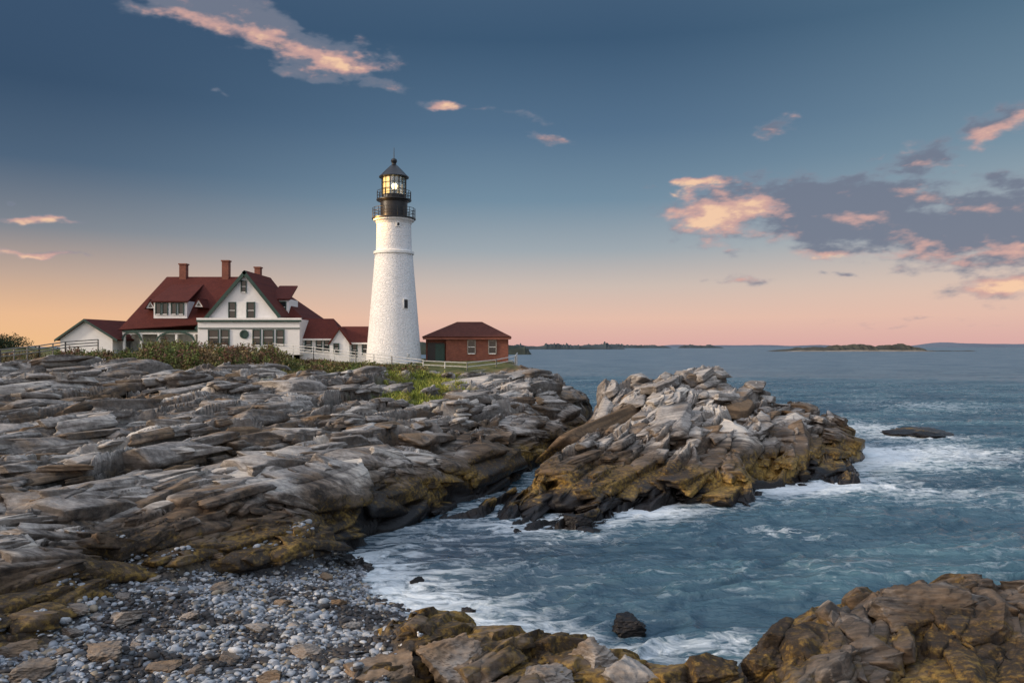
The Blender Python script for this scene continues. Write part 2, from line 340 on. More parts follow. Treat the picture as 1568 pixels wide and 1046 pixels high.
fa=g.noise(pd,.8,6,.62,.3); strk=g.m('SUBTRACT',1.,g.m('MULTIPLY',g.m('ABSOLUTE',g.m('SUBTRACT',fa,.5)),6.),clamp=True)
lac=g.noise(pd,2.2,7,.68); 
fo=g.attr('foam');cr=g.attr('crest')
f1=g.ss(g.m('ADD',fo,g.m('MULTIPLY',g.m('SUBTRACT',lac,.5),2.3)),.4,.98)
f2=g.m('MULTIPLY',g.ss(g.m('ADD',g.m('MULTIPLY',strk,.5),g.m('ADD',g.m('MULTIPLY',lac,.6),g.m('ADD',g.m('MULTIPLY',fo,.65),g.m('MULTIPLY',cr,.3)))),.76,1.27),.8)
big=g.noise(g.map(p,scale=(.035,.12,1)),1.,4,.6)
f3=g.m('MULTIPLY',g.ss(g.m('ADD',lac,g.m('MULTIPLY',big,.5)),.86,1.05),.4)
ff=g.m('MAXIMUM',g.m('MAXIMUM',f1,f2),f3,clamp=True)
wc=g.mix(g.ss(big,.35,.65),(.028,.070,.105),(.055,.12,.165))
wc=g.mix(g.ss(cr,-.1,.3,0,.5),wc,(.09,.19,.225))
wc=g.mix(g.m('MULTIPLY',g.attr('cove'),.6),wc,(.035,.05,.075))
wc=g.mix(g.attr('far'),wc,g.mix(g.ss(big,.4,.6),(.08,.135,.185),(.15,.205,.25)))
col=g.mix(ff,wc,(.7,.77,.81))
bh=g.m('ADD',g.noise(pd,1.6,7,.6),g.m('MULTIPLY',g.noise(pw,.12,5,.6),5.))
g.principled(col,g.m('ADD',g.m('ADD',g.m('MULTIPLY',ff,.5),.2),g.m('MULTIPLY',g.attr('far'),.25),clamp=True),g.bump(bh,.8,.3),spec=g.m('SUBTRACT',.5,g.m('MULTIPLY',g.attr('far'),.3)))
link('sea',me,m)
# ---------------- generic mesh helpers
def mesh_from(name,V,Fc,mat,parent=None,smooth=False):
    me=bpy.data.meshes.new(name);me.from_pydata([tuple(map(float,q)) for q in V],[],Fc);me.update()
    bm=bmesh.new();bm.from_mesh(me);bmesh.ops.recalc_face_normals(bm,faces=bm.faces);bm.to_mesh(me);bm.free()
    if smooth:
        for q in me.polygons:q.use_smooth=True
    return link(name,me,mat,parent)
def box(name,x0,x1,y0,y1,z0,z1,mat,parent=None,bev=0):
    V=[(a,b_,c) for a in(x0,x1) for b_ in(y0,y1) for c in(z0,z1)]
    Fc=[(0,1,3,2),(4,6,7,5),(0,4,5,1),(2,3,7,6),(0,2,6,4),(1,5,7,3)]
    o=mesh_from(name,V,Fc,mat,parent)
    if bev:
        md=o.modifiers.new('b','BEVEL');md.width=bev;md.segments=2
    return o
def prism(name,pts,y0,y1,mat,parent=None):
    n=len(pts);V=[(a,y0,c) for a,c in pts]+[(a,y1,c) for a,c in pts]
    return mesh_from(name,V,[tuple(range(n)),tuple(range(2*n-1,n-1,-1))]+[(i,(i+1)%n,n+(i+1)%n,n+i) for i in range(n)],mat,parent)
def slab(name,q,th,mat,parent=None):
    q=[Vector(a) for a in q];nrm=(q[1]-q[0]).cross(q[2]-q[0]).normalized()
    if nrm.z<0:nrm=-nrm
    n=len(q);V=[a for a in q]+[a-nrm*th for a in q]
    return mesh_from(name,V,[tuple(range(n)),tuple(range(2*n-1,n-1,-1))]+[(i,(i+1)%n,n+(i+1)%n,n+i) for i in range(n)],mat,parent)
def lathe(name,prof,cx,cy,mat,parent=None,n=64,smooth=True):
    V=[];Fc=[]
    for r,z in prof:
        for i in range(n):
            a=2*math.pi*i/n;V.append((cx+r*math.cos(a),cy+r*math.sin(a),z))
    for j in range(len(prof)-1):
        for i in range(n):Fc.append((j*n+i,j*n+(i+1)%n,(j+1)*n+(i+1)%n,(j+1)*n+i))
    Fc.append(tuple(range(n)));Fc.append(tuple(range((len(prof)-1)*n,len(prof)*n)))
    o=mesh_from(name,V,Fc,mat,parent)
    if smooth:
        for q in o.data.polygons:
            if len(q.vertices)==4:q.use_smooth=True
        md=o.modifiers.new('e','EDGE_SPLIT');md.split_angle=math.radians(32)
    return o
def tube(bm,a,b_,r,n=6):
    a=Vector(a);b_=Vector(b_);d=(b_-a)
    if d.length<1e-6:return
    q=d.to_track_quat('Z','Y');ra=[]
    for pnt in(a,b_):
        ra.append([bm.verts.new(pnt+q@Vector((r*math.cos(2*math.pi*i/n),r*math.sin(2*math.pi*i/n),0))) for i in range(n)])
    for i in range(n):bm.faces.new((ra[0][i],ra[0][(i+1)%n],ra[1][(i+1)%n],ra[1][i]))
    bm.faces.new(ra[0][::-1]);bm.faces.new(ra[1])
def bmobj(name,bm,mat,parent=None):
    me=bpy.data.meshes.new(name);bm.to_mesh(me);bm.free();return link(name,me,mat,parent)
def empty(name):
    o=bpy.data.objects.new(name,None);sc.collection.objects.link(o);return o
# building materials
def clap(name,col,sc_=7.,stone=False):
    m,g=newmat(name);p=pos(g);n=g.noise(p,1.2,5,.65)
    sp=g.n('ShaderNodeSeparateXYZ');g.put(sp.inputs[0],p)
    if stone:
        br=g.vor(g.map(p,scale=(1,1,1.9)),1.7,'DISTANCE_TO_EDGE');h_=g.m('ADD',g.ss(br,0,.08),g.m('MULTIPLY',g.noise(p,4,5,.6),1.3));bn=g.bump(h_,.5,.1)
        drip=g.noise(g.map(p,scale=(2.5,2.5,.18)),1.,5,.6)
        c=g.mix(g.ss(drip,.5,.75,0,.3),col,(.5,.5,.47))
    else:
        h_=g.m('FRACT',g.m('MULTIPLY',sp.outputs[2],sc_));bn=g.bump(h_,.35,.03);c=col
    c=g.mix(g.ss(n,.45,.75,0,.22),c,tuple(q*.7 for q in col));g.principled(c,.6,bn);return m
white=clap('white_clapboard',(.8,.8,.8));stonew=clap('white_painted_stone',(.82,.82,.82),stone=True)
def roofm(name,c1,c2):
    m,g=newmat(name);p=pos(g);bt=g.n('ShaderNodeTexBrick');g.put(bt.inputs['Vector'],g.map(p,rot=(math.pi/2,0,0)))
    bt.inputs['Scale'].default_value=3;bt.inputs['Color1'].default_value=(*c1,1);bt.inputs['Color2'].default_value=(*c2,1);bt.inputs['Mortar'].default_value=(c1[0]*.4,c1[1]*.4,c1[2]*.4,1);bt.inputs['Mortar Size'].default_value=.015
    n=g.noise(p,.8,5,.7);c=g.mix(g.ss(n,.4,.7,0,.35),bt.outputs[0],tuple(q*.5 for q in c1));g.principled(c,.85,g.bump(bt.outputs[1],-.4,.03),spec=.2);return m
roof=roofm('red_shingles',(.085,.02,.016),(.115,.028,.02));roofd=roofm('brown_shingles',(.09,.028,.02),(.12,.042,.03))
m,g=newmat('red_brick');p=pos(g);bt=g.n('ShaderNodeTexBrick');g.put(bt.inputs['Vector'],g.map(p,rot=(math.pi/2,0,0)));bt.inputs['Scale'].default_value=2.2
bt.inputs['Color1'].default_value=(.17,.05,.032,1);bt.inputs['Color2'].default_value=(.25,.08,.045,1);bt.inputs['Mortar'].default_value=(.2,.15,.12,1);bt.inputs['Mortar Size'].default_value=.012
g.principled(g.mix(g.ss(g.noise(p,1.2,5,.6),.4,.7,0,.4),bt.outputs[0],(.11,.035,.025)),.85,g.bump(bt.outputs[1],-.3,.02));brick=m
green=plain('green_trim',(.012,.05,.04),.5);dgreen=plain('green_door_paint',(.02,.07,.055),.5)
trim=plain('white_trim',(.8,.8,.78),.5,.08);black=plain('black_iron',(.012,.012,.014),.38,.3)
glass=plain('window_glass',(.02,.026,.03),.08,.3,.5,0);conc=plain('concrete',(.42,.40,.37),.85,.3,1.5);greyw=plain('weathered_wood',(.28,.26,.23),.85,.35,4)
fencew=plain('white_fence_paint',(.62,.62,.6),.7,.15)
def window(par,nm,x0,x1,z0,z1,y,mun=True,tr=None,d=.12):
    tr=tr or green;t=.11
    box(nm+'_glass',x0,x1,y-.02,y+.1,z0,z1,glass,par)
    box(nm+'_jamb_l',x0-t,x0,y-d,y+.08,z0-t,z1+t,tr,par);box(nm+'_jamb_r',x1,x1+t,y-d,y+.08,z0-t,z1+t,tr,par)
    box(nm+'_head',x0,x1,y-d,y+.08,z1,z1+t,tr,par);box(nm+'_sill',x0,x1,y-d-.05,y+.08,z0-t,z0,trim,par)
    if mun:
        zm=(z0+z1)/2;box(nm+'_rail',x0,x1,y-.06,y-.023,zm-.035,zm+.035,trim,par)
# ================= lighthouse
L=empty('lighthouse');lx,ly=X(603,96),96.
def tz(v): return 9+(531-v)*96/F
lathe('tower_shaft',[(3.42,6.0),(3.34,7.1),(3.05,10.5),(2.72,14.5),(2.42,18),(2.26,20.05)],lx,ly,stonew,L,96)
lathe('tower_band',[(2.3,20.05),(2.42,20.12),(2.42,20.4),(2.2,20.5)],lx,ly,trim,L,96)
lathe('tower_upper',[(2.14,20.5),(2.06,23.7),(2.1,23.75),(2.2,24.05),(2.42,24.1),(2.45,24.28)],lx,ly,stonew,L,96)
lathe('gallery_deck',[(2.52,24.28),(2.62,24.32),(2.62,24.45),(2.5,24.47)],lx,ly,black,L)
lathe('watch_room',[(1.62,24.47),(1.62,26.35),(1.72,26.4),(1.75,26.55)],lx,ly,black,L)
lathe('lantern_deck',[(2.05,26.55),(2.1,26.6),(2.1,26.7),(1.9,26.72)],lx,ly,black,L)
lathe('lantern_base',[(1.5,26.72),(1.5,27.2)],lx,ly,black,L,16,False)
lathe('lantern_roof',[(1.78,29.35),(1.8,29.45),(1.6,29.62),(1.0,30.25),(.5,30.75),(.28,30.95),(.25,31.1)],lx,ly,black,L,32)
lathe('roof_ventilator_ball',[(.1,31.05),(.3,31.15),(.38,31.38),(.3,31.6),(.08,31.72)],lx,ly,black,L,24)
lathe('lightning_rod',[(.05,31.7),(.025,33.0)],lx,ly,black,L,8)
bm=bmesh.new()
for i in range(16):
    a=2*math.pi*(i+.5)/16;tube(bm,(lx+1.45*math.cos(a),ly+1.45*math.sin(a),27.2),(lx+1.45*math.cos(a),ly+1.45*math.sin(a),29.4),.045)
for zq in(27.22,27.95,28.65,29.36):
    for i in range(16):
        a=2*math.pi*(i+.5)/16;c=2*math.pi*(i+1.5)/16;tube(bm,(lx+1.45*math.cos(a),ly+1.45*math.sin(a),zq),(lx+1.45*math.cos(c),ly+1.45*math.sin(c),zq),.04)
for R0,z0,hh,n in((2.55,24.45,1.15,20),(2.03,26.7,1.0,16)):
    for i in range(n):
        a=2*math.pi*i/n;c=2*math.pi*(i+1)/n;pa=(lx+R0*math.cos(a),ly+R0*math.sin(a));pc=(lx+R0*math.cos(c),ly+R0*math.sin(c))
        tube(bm,(*pa,z0),(*pa,z0+hh),.035)
        for s in(.35,.68,1.):tube(bm,(*pa,z0+hh*s),(*pc,z0+hh*s),.028)
bmobj('railings',bm,black,L)
m,g=newmat('lantern_glass');p_=g.n('ShaderNodeBsdfTransparent');p_.inputs[0].default_value=(.9,.9,.85,1);q_=g.n('ShaderNodeBsdfGlossy');q_.inputs['Roughness'].default_value=.05
mx=g.n('ShaderNodeMixShader');mx.inputs[0].default_value=.25;o_=g.n('ShaderNodeOutputMaterial');g.nt.links.new(p_.outputs[0],mx.inputs[1]);g.nt.links.new(q_.outputs[0],mx.inputs[2]);g.nt.links.new(mx.outputs[0],o_.inputs[0])
lathe('lantern_glazing',[(1.4,27.2),(1.4,29.38)],lx,ly,m,L,16,False)
glowm=plain('lamp_glow',(1,.8,.4),.4,.1,3,0,0,(1,.6,.16),1.1)
hot=plain('lamp_core',(1,.9,.6),.4,.1,3,0,0,(1,.8,.4),7)
lathe('beacon_lens',[(.22,27.95),(.34,28.15),(.34,28.4),(.22,28.6)],lx+.1,ly-.3,hot,L,20)
lathe('lens_pedestal',[(.3,27.2),(.3,27.9)],lx+.1,ly-.3,black,L,16)
n=10;V=[];Fc=[]
for i in range(n+1):
    a=math.radians(170+ (258-170)*i/n);V+=[(lx+1.3*math.cos(a),ly+1.3*math.sin(a),27.25),(lx+1.3*math.cos(a),ly+1.3*math.sin(a),29.3)]
mesh_from('lantern_glow_panel',V,[(2*i,2*i+2,2*i+3,2*i+1) for i in range(n)],glowm,L)  # added glowing panel standing in for sunset reflected in the left panes
pl=bpy.data.lights.new('gallery_fill_light','POINT');pl.energy=620;pl.color=(1,.5,.12);pl.shadow_soft_size=.3;po=bpy.data.objects.new('gallery_fill_light',pl);po.location=(lx-3.2,ly-2.2,24.6);sc.collection.objects.link(po);po.parent=L  # unseen warm lamp added outside the tower to tint its left side
def twin(nm,ang,z,w=.3,hh=.55):
    r=np.interp(z,[7.1,10.5,14.5,18,20,20.5,24],[3.34,3.05,2.72,2.42,2.26,2.14,2.06]);a=math.radians(ang);E=empty(nm);E.parent=L
    for s,mt,w1,h1,dd in(('frame',trim,w+.12,hh+.12,.1),('pane',black,w,hh,.14)):
        o=box(nm+'_'+s,-w1,w1,-dd,.3,-h1,h1,mt,E)
    E.location=(lx+r*math.cos(a),ly+r*math.sin(a),z);E.rotation_euler=(0,0,a+math.pi/2)
twin('tower_window',-52,tz(467),.22,.5);twin('upper_window',-68,tz(347),.12,.16);twin('low_window',-50,tz(467)-6,.05,.05)
# ================= keeper's house
H=empty('keepers_house')
GZ=8.0
d=99.;
prism('wing_walls',[(X(318,d),GZ),(X(424,d),GZ),(X(424,d),Z(479,d)),(X(374,d),Z(418,d)),(X(318,d),Z(482,d))],99,109,white,H)
fr=98.6;ap=(X(374,fr),Z(414,fr));le=(X(298,fr),Z(503,fr));re=(X(430,fr),Z(484,fr))
slab('wing_roof_left',[(le[0],fr,le[1]),(ap[0],fr,ap[1]),(ap[0],109.2,ap[1]),(le[0],109.2,le[1])],.2,roof,H)
slab('wing_roof_right',[(re[0],fr,re[1]),(ap[0]+.01,fr,ap[1]),(ap[0]+.01,109.2,ap[1]),(re[0],109.2,re[1])],.2,roof,H)
def rake(nm,a,b_):
    dx,dz=b_[0]-a[0],b_[1]-a[1];l=math.hypot(dx,dz);nx,nz=dz/l,-dx/l
    if nz>0:nx,nz=-nx,-nz
    prism(nm,[a,b_,(b_[0]+nx*.4,b_[1]+nz*.4),(a[0]+nx*.4,a[1]+nz*.4)],fr-.12,fr+.06,green,H)
rake('rake_board_left',le,ap);rake('rake_board_right',ap,re)
box('ground_floor',X(303,98.4),X(459,98.4),98.3,108,GZ,Z(489,98.4),white,H)
box('belt_trim',X(301,98.2),X(461,98.2),98.1,98.6,Z(490,98.2),Z(487,98.2),trim,H);box('belt_green',X(301,98.2),X(461,98.2),98.05,98.28,Z(493,98.2),Z(490.2,98.2),green,H)
box('corner_board_green',X(303,98.2),X(459,98.2),98.2,98.29,Z(503.5,98.2),Z(502,98.2),green,H)
rl=(X(255,109),109,Z(424,109));rrg=(X(402,109),109,Z(424,109))
LF=(X(184,101),100.5,Z(505,101));RF=(X(466,104),103,Z(487,104));RB=(X(466,104),117,Z(487,104));LB=(X(184,101),117,Z(505,101))
for nm,q in(('main_roof_front_a',[LF,rrg,rl]),('main_roof_front_b',[LF,RF,rrg]),('main_roof_right',[RF,RB,rrg]),('main_roof_left',[LB,LF,rl]),('main_roof_back_a',[RB,LB,rl]),('main_roof_back_b',[RB,rl,rrg])): slab(nm,q,.15,roof,H)
box('main_walls',X(205,105),X(459,105),104,116,GZ,11.,white,H)
box('upper_right_walls',X(424,104),X(460,104),103.6,108,11,Z(489,104),white,H)
# porch
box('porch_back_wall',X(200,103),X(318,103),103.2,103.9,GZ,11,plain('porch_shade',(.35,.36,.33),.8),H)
box('porch_fascia',X(187,100.9),X(305,100.9),100.9,101.2,Z(512,101),Z(506.5,101),trim,H)
box('porch_fascia_green',X(187,100.8),X(304,100.8),100.75,100.88,Z(508.5,101),Z(505.8,101),green,H)
for i,u in enumerate((190,216,243,270,297)): box('porch_post_%d'%(i+1),X(u,101)-.13,X(u,101)+.13,100.9,101.2,GZ,Z(512,101),trim,H)
for j,(u0,u1) in enumerate(((190,216),(243,297))):
    xa,xb=X(u0,101),X(u1,101);cx=(xa+xb)/2;R0=(xb-xa)/2;zt=Z(509,101)
    pts=[(cx+R0*math.cos(a),zt-1.1+1.05*math.sin(a)) for a in np.linspace(0,math.pi,16)]
    pts2=[(cx+(R0+.25)*math.cos(a),zt-1.1+1.3*math.sin(a)) for a in np.linspace(math.pi,0,16)]
    prism('porch_arch_%d'%(j+1),pts+pts2,100.7,100.74,green,H)
# dormers
yd=102.2
box('dormer_left_body',X(235,yd),X(286,yd),yd,107,Z(484,yd)-.3,Z(461,yd),white,H)
slab('dormer_left_roof',[(X(232,yd),yd-.4,Z(461.5,yd)),(X(289,yd),yd-.4,Z(461.5,yd)),(X(286,yd),107.6,17.4),(X(236,yd),107.6,17.4)],.18,roof,H)
for i,u in enumerate((239,249.5,263,274)): window(H,'dormer_window_%d'%(i+1),X(u,yd),X(u+6.5,yd),Z(481,yd),Z(465,yd),yd,False)
yd=103.6
box('dormer_right_body',X(412,yd),X(442,yd),yd,108,Z(484,yd)-.4,Z(458,yd),white,H)
slab('dormer_right_roof',[(X(409,yd),yd-.35,Z(458,yd)),(X(445,yd),yd-.35,Z(458,yd)),(X(440,yd),108.5,17.3),(X(411,yd),108.5,17.3)],.18,roof,H)
window(H,'dormer_right_window',X(424,yd),X(437,yd),Z(478,yd),Z(463,yd),yd)
for j,(u,v_,yy) in enumerate(((231,466,102.6),(305,464,102.4))):
    xx=X(u,yy);zb=Z(v_+6,yy)
    prism('eyebrow_dormer_%d'%(j+1),[(xx-.55,zb),(xx+.55,zb),(xx,zb+.95)],yy-.2,yy+2.2,trim,H)
    slab('eyebrow_roof_l_%d'%(j+1),[(xx-.75,yy-.35,zb-.1),(xx,yy-.35,zb+1.1),(xx,yy+2.6,zb+1.1),(xx-.75,yy+2.6,zb-.1)],.1,roof,H)
    slab('eyebrow_roof_r_%d'%(j+1),[(xx+.75,yy-.35,zb-.1),(xx,yy-.35,zb+1.1),(xx,yy+2.6,zb+1.1),(xx+.75,yy+2.6,zb-.1)],.1,roof,H)
    prism('eyebrow_glass_%d'%(j+1),[(xx-.28,zb+.1),(xx+.28,zb+.1),(xx,zb+.58)],yy-.23,yy-.21,glass,H)
for i,(u0,u1,v0,v1) in enumerate(((351,360,487,464),(379,389,487,464),(370,376,447,431))): window(H,'wing_window_%d'%(i+1),X(u0,99),X(u1,99),Z(v0,99),Z(v1,99),99.)
box('window_apron',X(362,99),X(377,99),98.93,98.99,Z(489,99),Z(463,99),trim,H)
for i,(u0,u1) in enumerate(((320,334),(339,350),(388,398),(404,418),(424,434))): window(H,'ground_window_%d'%(i+1),X(u0,98.3),X(u1,98.3),Z(528,98.3),Z(506,98.3),98.3)
lathe_o=lathe('round_window',[(.55,0),(.55,.12),(.38,.13),(.38,.06)],0,0,green,H,24);lathe_o.rotation_euler=(math.pi/2,0,0);lathe_o.location=(X(374,98.3),98.3,Z(512,98.3))
for i,(u,v_,w) in enumerate(((281,404,.45),(346,399,.45),(395,409,.38))):
    yy=109;box('chimney_%d'%(i+1),X(u,yy)-w,X(u,yy)+w,yy-.45,yy+.45,Z(432,yy),Z(v_+2,yy),brick,H);box('chimney_cap_%d'%(i+1),X(u,yy)-w-.1,X(u,yy)+w+.1,yy-.55,yy+.55,Z(v_+2,yy),Z(v_,yy),brick,H)
def ell(nm,u0,u1,y0,ve,vr,zb,wins,par):
    y1=y0+6;ym=y0+3
    box(nm+'_walls',X(u0,y0),X(u1,y0),y0,y1,zb,Z(ve,y0)-.05,white,par)
    e=.35;ze=Z(ve,y0)-.12
    slab(nm+'_roof_front',[(X(u0,y0)-e,y0-e,ze),(X(u1,y0)+e,y0-e,ze),(X(u1,y0)+(-1.6),ym,Z(vr,ym)),(X(u0,y0)-e,ym,Z(vr,ym))],.16,roof,par)
    slab(nm+'_roof_back',[(X(u0,y0)-e,y1+e,ze),(X(u1,y0)+e,y1+e,ze),(X(u1,y0)+(-1.6),ym,Z(vr,ym)),(X(u0,y0)-e,ym,Z(vr,ym))],.16,roof,par)
    slab(nm+'_roof_end',[(X(u1,y0)+e,y0-e,ze),(X(u1,y0)+e,y1+e,ze),(X(u1,y0)-1.6,ym,Z(vr,ym))],.16,roof,par)
    box(nm+'_eave',X(u0,y0)-e,X(u1,y0)+e,y0-e-.03,y0-e+.1,ze-.22,ze-.02,trim,par)
    for i,(a,b_,c,dd) in enumerate(wins): window(par,nm+'_window_%d'%(i+1),X(a,y0),X(b_,y0),Z(dd,y0),Z(c,y0),y0)
ell('ell',459,522,100.,517,488,7.2,((468,476,520,537),(485,492,520,537),(497,503,520,537)),H)
ell('end_ell',520,587,97.5,523,500,6.8,((540,546,527,545),(556,562,527,542),(566,570,530,541)),H)
prism('end_ell_gable',[(X(505,97),7),(X(535,97),7),(X(535,97),Z(524,97)),(X(519,97),Z(503,97)),(X(505,97),Z(524,97))],96.9,100,white,H)
slab('end_gable_roof',[(X(538,96.6),96.6,Z(527,97)),(X(519,96.6),96.6,Z(501,97)),(X(519,97),101,Z(501,97)),(X(538,97),101,Z(527,97))],.15,roof,H)
slab('end_gable_roof_l',[(X(502,96.6),96.6,Z(527,97)),(X(519,96.6),96.6,Z(501,97)),(X(519,97),101,Z(501,97)),(X(502,97),101,Z(527,97))],.15,roof,H)
window(H,'gable_window',X(512,96.9),X(518,96.9),Z(540,96.9),Z(527,96.9),96.9)
# garage left
S=empty('white_garage');y0=100
prism('walls',[(X(92,y0),7.5),(X(172,y0),7.5),(X(172,y0),Z(518,y0)),(X(131,y0),Z(491,y0)),(X(92,y0),Z(518,y0))],y0,y0+8,white,S)
for nm,u in(('roof_left',86),('roof_right',182)): slab(nm,[(X(u,y0),y0-.4,Z(520,y0)),(X(131,y0),y0-.4,Z(488.5,y0)),(X(131,y0)+1,y0+8.5,Z(488.5,y0)),(X(u,y0)+1,y0+8.5,Z(520,y0))],.2,roof if u>100 else roofd,S)
for s,u in((-1,86),(1,182)):
    a=(X(u,y0),Z(520,y0));b_=(X(131,y0),Z(488.5,y0));prism('rake_%s'%('l' if s<0 else 'r'),[a,b_,(b_[0],b_[1]-.3),(a[0],a[1]-.3)],y0-.5,y0-.41,green,S)
# ================= brick building
B=empty('brick_fog_signal_building');y0=96.5
box('walls',X(683,y0),X(778,y0),y0,y0+9,6.4,Z(515,y0),brick,B);box('entry_bay',X(652,y0+1),X(682.8,y0+1),y0+1,y0+8,6.4,Z(516,y0),brick,B)
zr=Z(493,y0+4.5);ze=Z(515.5,y0)
e0=(X(647,y0),y0-.5,ze);e1=(X(783,y0),y0-.5,ze);e2=(X(783,y0),y0+9.5,ze);e3=(X(647,y0),y0+9.5,ze);r0=(X(700,y0+4.5),y0+4.5,zr);r1=(X(738,y0+4.5),y0+4.5,zr)
for nm,q in(('roof_front',[e0,e1,r1,r0]),('roof_right',[e1,e2,r1]),('roof_back',[e2,e3,r0,r1]),('roof_left',[e3,e0,r0])):slab(nm,q,.18,roofd,B)
box('eave_board',X(648,y0),X(782,y0),y0-.45,y0-.3,ze-.36,ze-.16,brick,B)
box('door_recess',X(655,y0+1),X(680,y0+1),y0+.9,y0+.99,6.5,Z(525,y0),black,B)
box('green_door',X(667,y0+1),X(681,y0+1),y0+.8,y0+.88,6.6,Z(527,y0),dgreen,B)
for i,u in enumerate((717,749)):window(B,'window_%d'%(i+1),X(u,y0),X(u+10,y0),Z(541,y0),Z(522,y0),y0,True,greyw)
# ================= fences & wall
def fence(name,pts,hh,mat,rails=3,sp=2.2,r=.05):
    bm=bmesh.new()
    for (xa,ya,za),(xb,yb,zb) in zip(pts[:-1],pts[1:]):
        l=math.hypot(xb-xa,yb-ya);n=max(1,int(l/sp))
        for i in range(n+1):
            s=i/n;q=(xa+(xb-xa)*s,ya+(yb-ya)*s,za+(zb-za)*s);tube(bm,(q[0],q[1],q[2]-.6),(q[0],q[1],q[2]+hh),r)
        for k in range(rails):
            f=hh*(.97-k*.9/rails);tube(bm,(xa,ya,za+f),(xb,yb,zb+f),r*.75)
    bmobj(name,bm,mat)
fence('white_fence',[(X(418,95),95,Z(540,95)),(X(480,93),93,Z(546,93)),(X(545,91),91,Z(554,91)),(X(600,90),90,Z(560,90)),(X(648,89.5),89.5,Z(566,89.5))],1.1,fencew,3,2,.06)
fence('white_fence',[(X(648,89.3),89.3,Z(566,89)),(X(715,87.8),87.8,Z(569,88)),(X(760,89.8),89.8,Z(564,90)),(X(789,92.8),92.8,Z(558,93)),(X(792,102),102,Z(552,102))],1.0,fencew,2,2,.06)
fence('wooden_guard_rail',[(X(-60,72),72,Z(556,72)),(X(0,76),76,Z(553,76)),(X(60,84),84,Z(545,84)),(X(100,90),90,Z(538,90)),(X(150,94),94,Z(534,94))],1.1,greyw,3,2.4,.09)
Wl=empty('concrete_wall');pts=[(640,89.2,567),(715,87.6,570),(760,89.6,565),(789,92.6,559)]
for i,(a,b_) in enumerate(zip(pts[:-1],pts[1:])):
    V=[]
    for (u,dd,v_) in(a,b_):
        for oy in(0,.35):
            V+=[(X(u,dd),dd+oy,Z(v_,dd)-2.2),(X(u,dd),dd+oy,Z(v_,dd)+.1)]
    mesh_from('section_%d'%(i+1),V,[(0,1,3,2),(4,5,7,6),(0,4,5,1),(2,3,7,6),(1,5,7,3),(0,2,6,4)],conc,Wl)
# ================= pebbles / boulders
V1,F1=ico(2);protos=[chip(V1,7,rng,.5,.9) for _ in range(14)]
bx=rng.uniform(-15,.5,115000);by=rng.uniform(15,35,115000);s_=sdf(bx,by,BEACH);ok=s_>-.6;bx=bx[ok];by=by[ok]
bx=bx[:17000];by=by[:17000];hh,_,_=height(bx,by);kelp=fbm(bx*.45,by*.9,300,4)
VV=[];FF=[];CC=[];o=0
pal=np.array([[.33,.36,.40],[.22,.24,.27],[.47,.49,.51],[.13,.14,.15],[.30,.25,.18],[.07,.07,.075],[.6,.6,.6]])
for i in range(len(bx)):
    sz=.035+.085*rng.random()**2.2+(.1*rng.random() if rng.random()<.06 else 0)
    v_=protos[rng.integers(14)]*np.array([1,.8,.5])*sz*rng.uniform(.8,1.4,3);a=rng.uniform(0,6.28);c,s=math.cos(a),math.sin(a)
    R=np.array([[c,-s,0],[s,c,0],[0,0,1]])@(np.eye(3)+rng.normal(size=(3,3))*.12)
    VV.append(v_@R.T+[bx[i],by[i],hh[i]+sz*.2]);FF.append(F1+o);o+=len(v_)
    cc=pal[rng.choice(7,p=[.27,.22,.12,.15,.1,.1,.04])]*rng.uniform(.8,1.15)
    if kelp[i]>.54 and rng.random()<.85: cc=np.array([.02,.016,.014])*rng.uniform(.6,2)
    CC.append(np.tile(cc,(len(v_),1)))
m,g=newmat('pebble_stone');p=pos(g);c_=g.attr('col','Color');g.principled(g.mix(g.ss(g.noise(p,9,4,.6),.35,.7,0,.4),c_,(.06,.06,.06)),.6,g.bump(g.noise(p,14,3),.3,.02));pebm=m
trimesh('pebble_beach',np.concatenate(VV),np.concatenate(FF),pebm,np.concatenate(CC),True)
V4,F4=cubegrid(31)
def boulder(x_,y_,sx,sy,sz,rz=0.,zc=None,seed=0,mat=None,name='boulder'):
    r=np.random.default_rng(seed+500);v_=V4.copy();v_[:,0]+=.3*r.uniform(-1,1)*v_[:,1];v_[:,2]+=.35*r.uniform(-1,1)*v_[:,0]+.3*r.uniform(-1,1)*v_[:,1]
    v_=chip(v_,16,r,.6,1.15)
    l=v_*3;nn=(fbm(l[:,0]*1.3+seed,l[:,1]*1.3+l[:,2]*2.1,seed,5)-.5);v_=v_*(1+nn*.22)[:,None]
    bl_,_=blocks(l[:,0]*1.2+seed*3,l[:,2]*1.5+l[:,1]*.7,1.6,.8,seed+9,.3);v_=v_*(1+bl_*.08)[:,None]
    v_=v_/np.abs(v_).max(0)*[sx,sy,sz];c,s=math.cos(rz),math.sin(rz);tl=r.uniform(-.25,.25)
    R=np.array([[c,-s,0],[s,c,0],[0,0,1]])@np.array([[1,0,0],[0,math.cos(tl),-math.sin(tl)],[0,math.sin(tl),math.cos(tl)]])
    z_=(hz(x_,y_)[0]+sz*.3) if zc is None else zc
    trimesh(name,v_@R.T+[x_,y_,z_],F4,mat or rock_b)
def bpx(u,v_,d_,w,h_,seed,rz=0.,mat=None,dep=None,name='boulder'):
    boulder(X(u,d_),d_,w/2,(dep or w)/2,h_/2,rz,Z(v_,d_),seed,mat,name)
k_=0
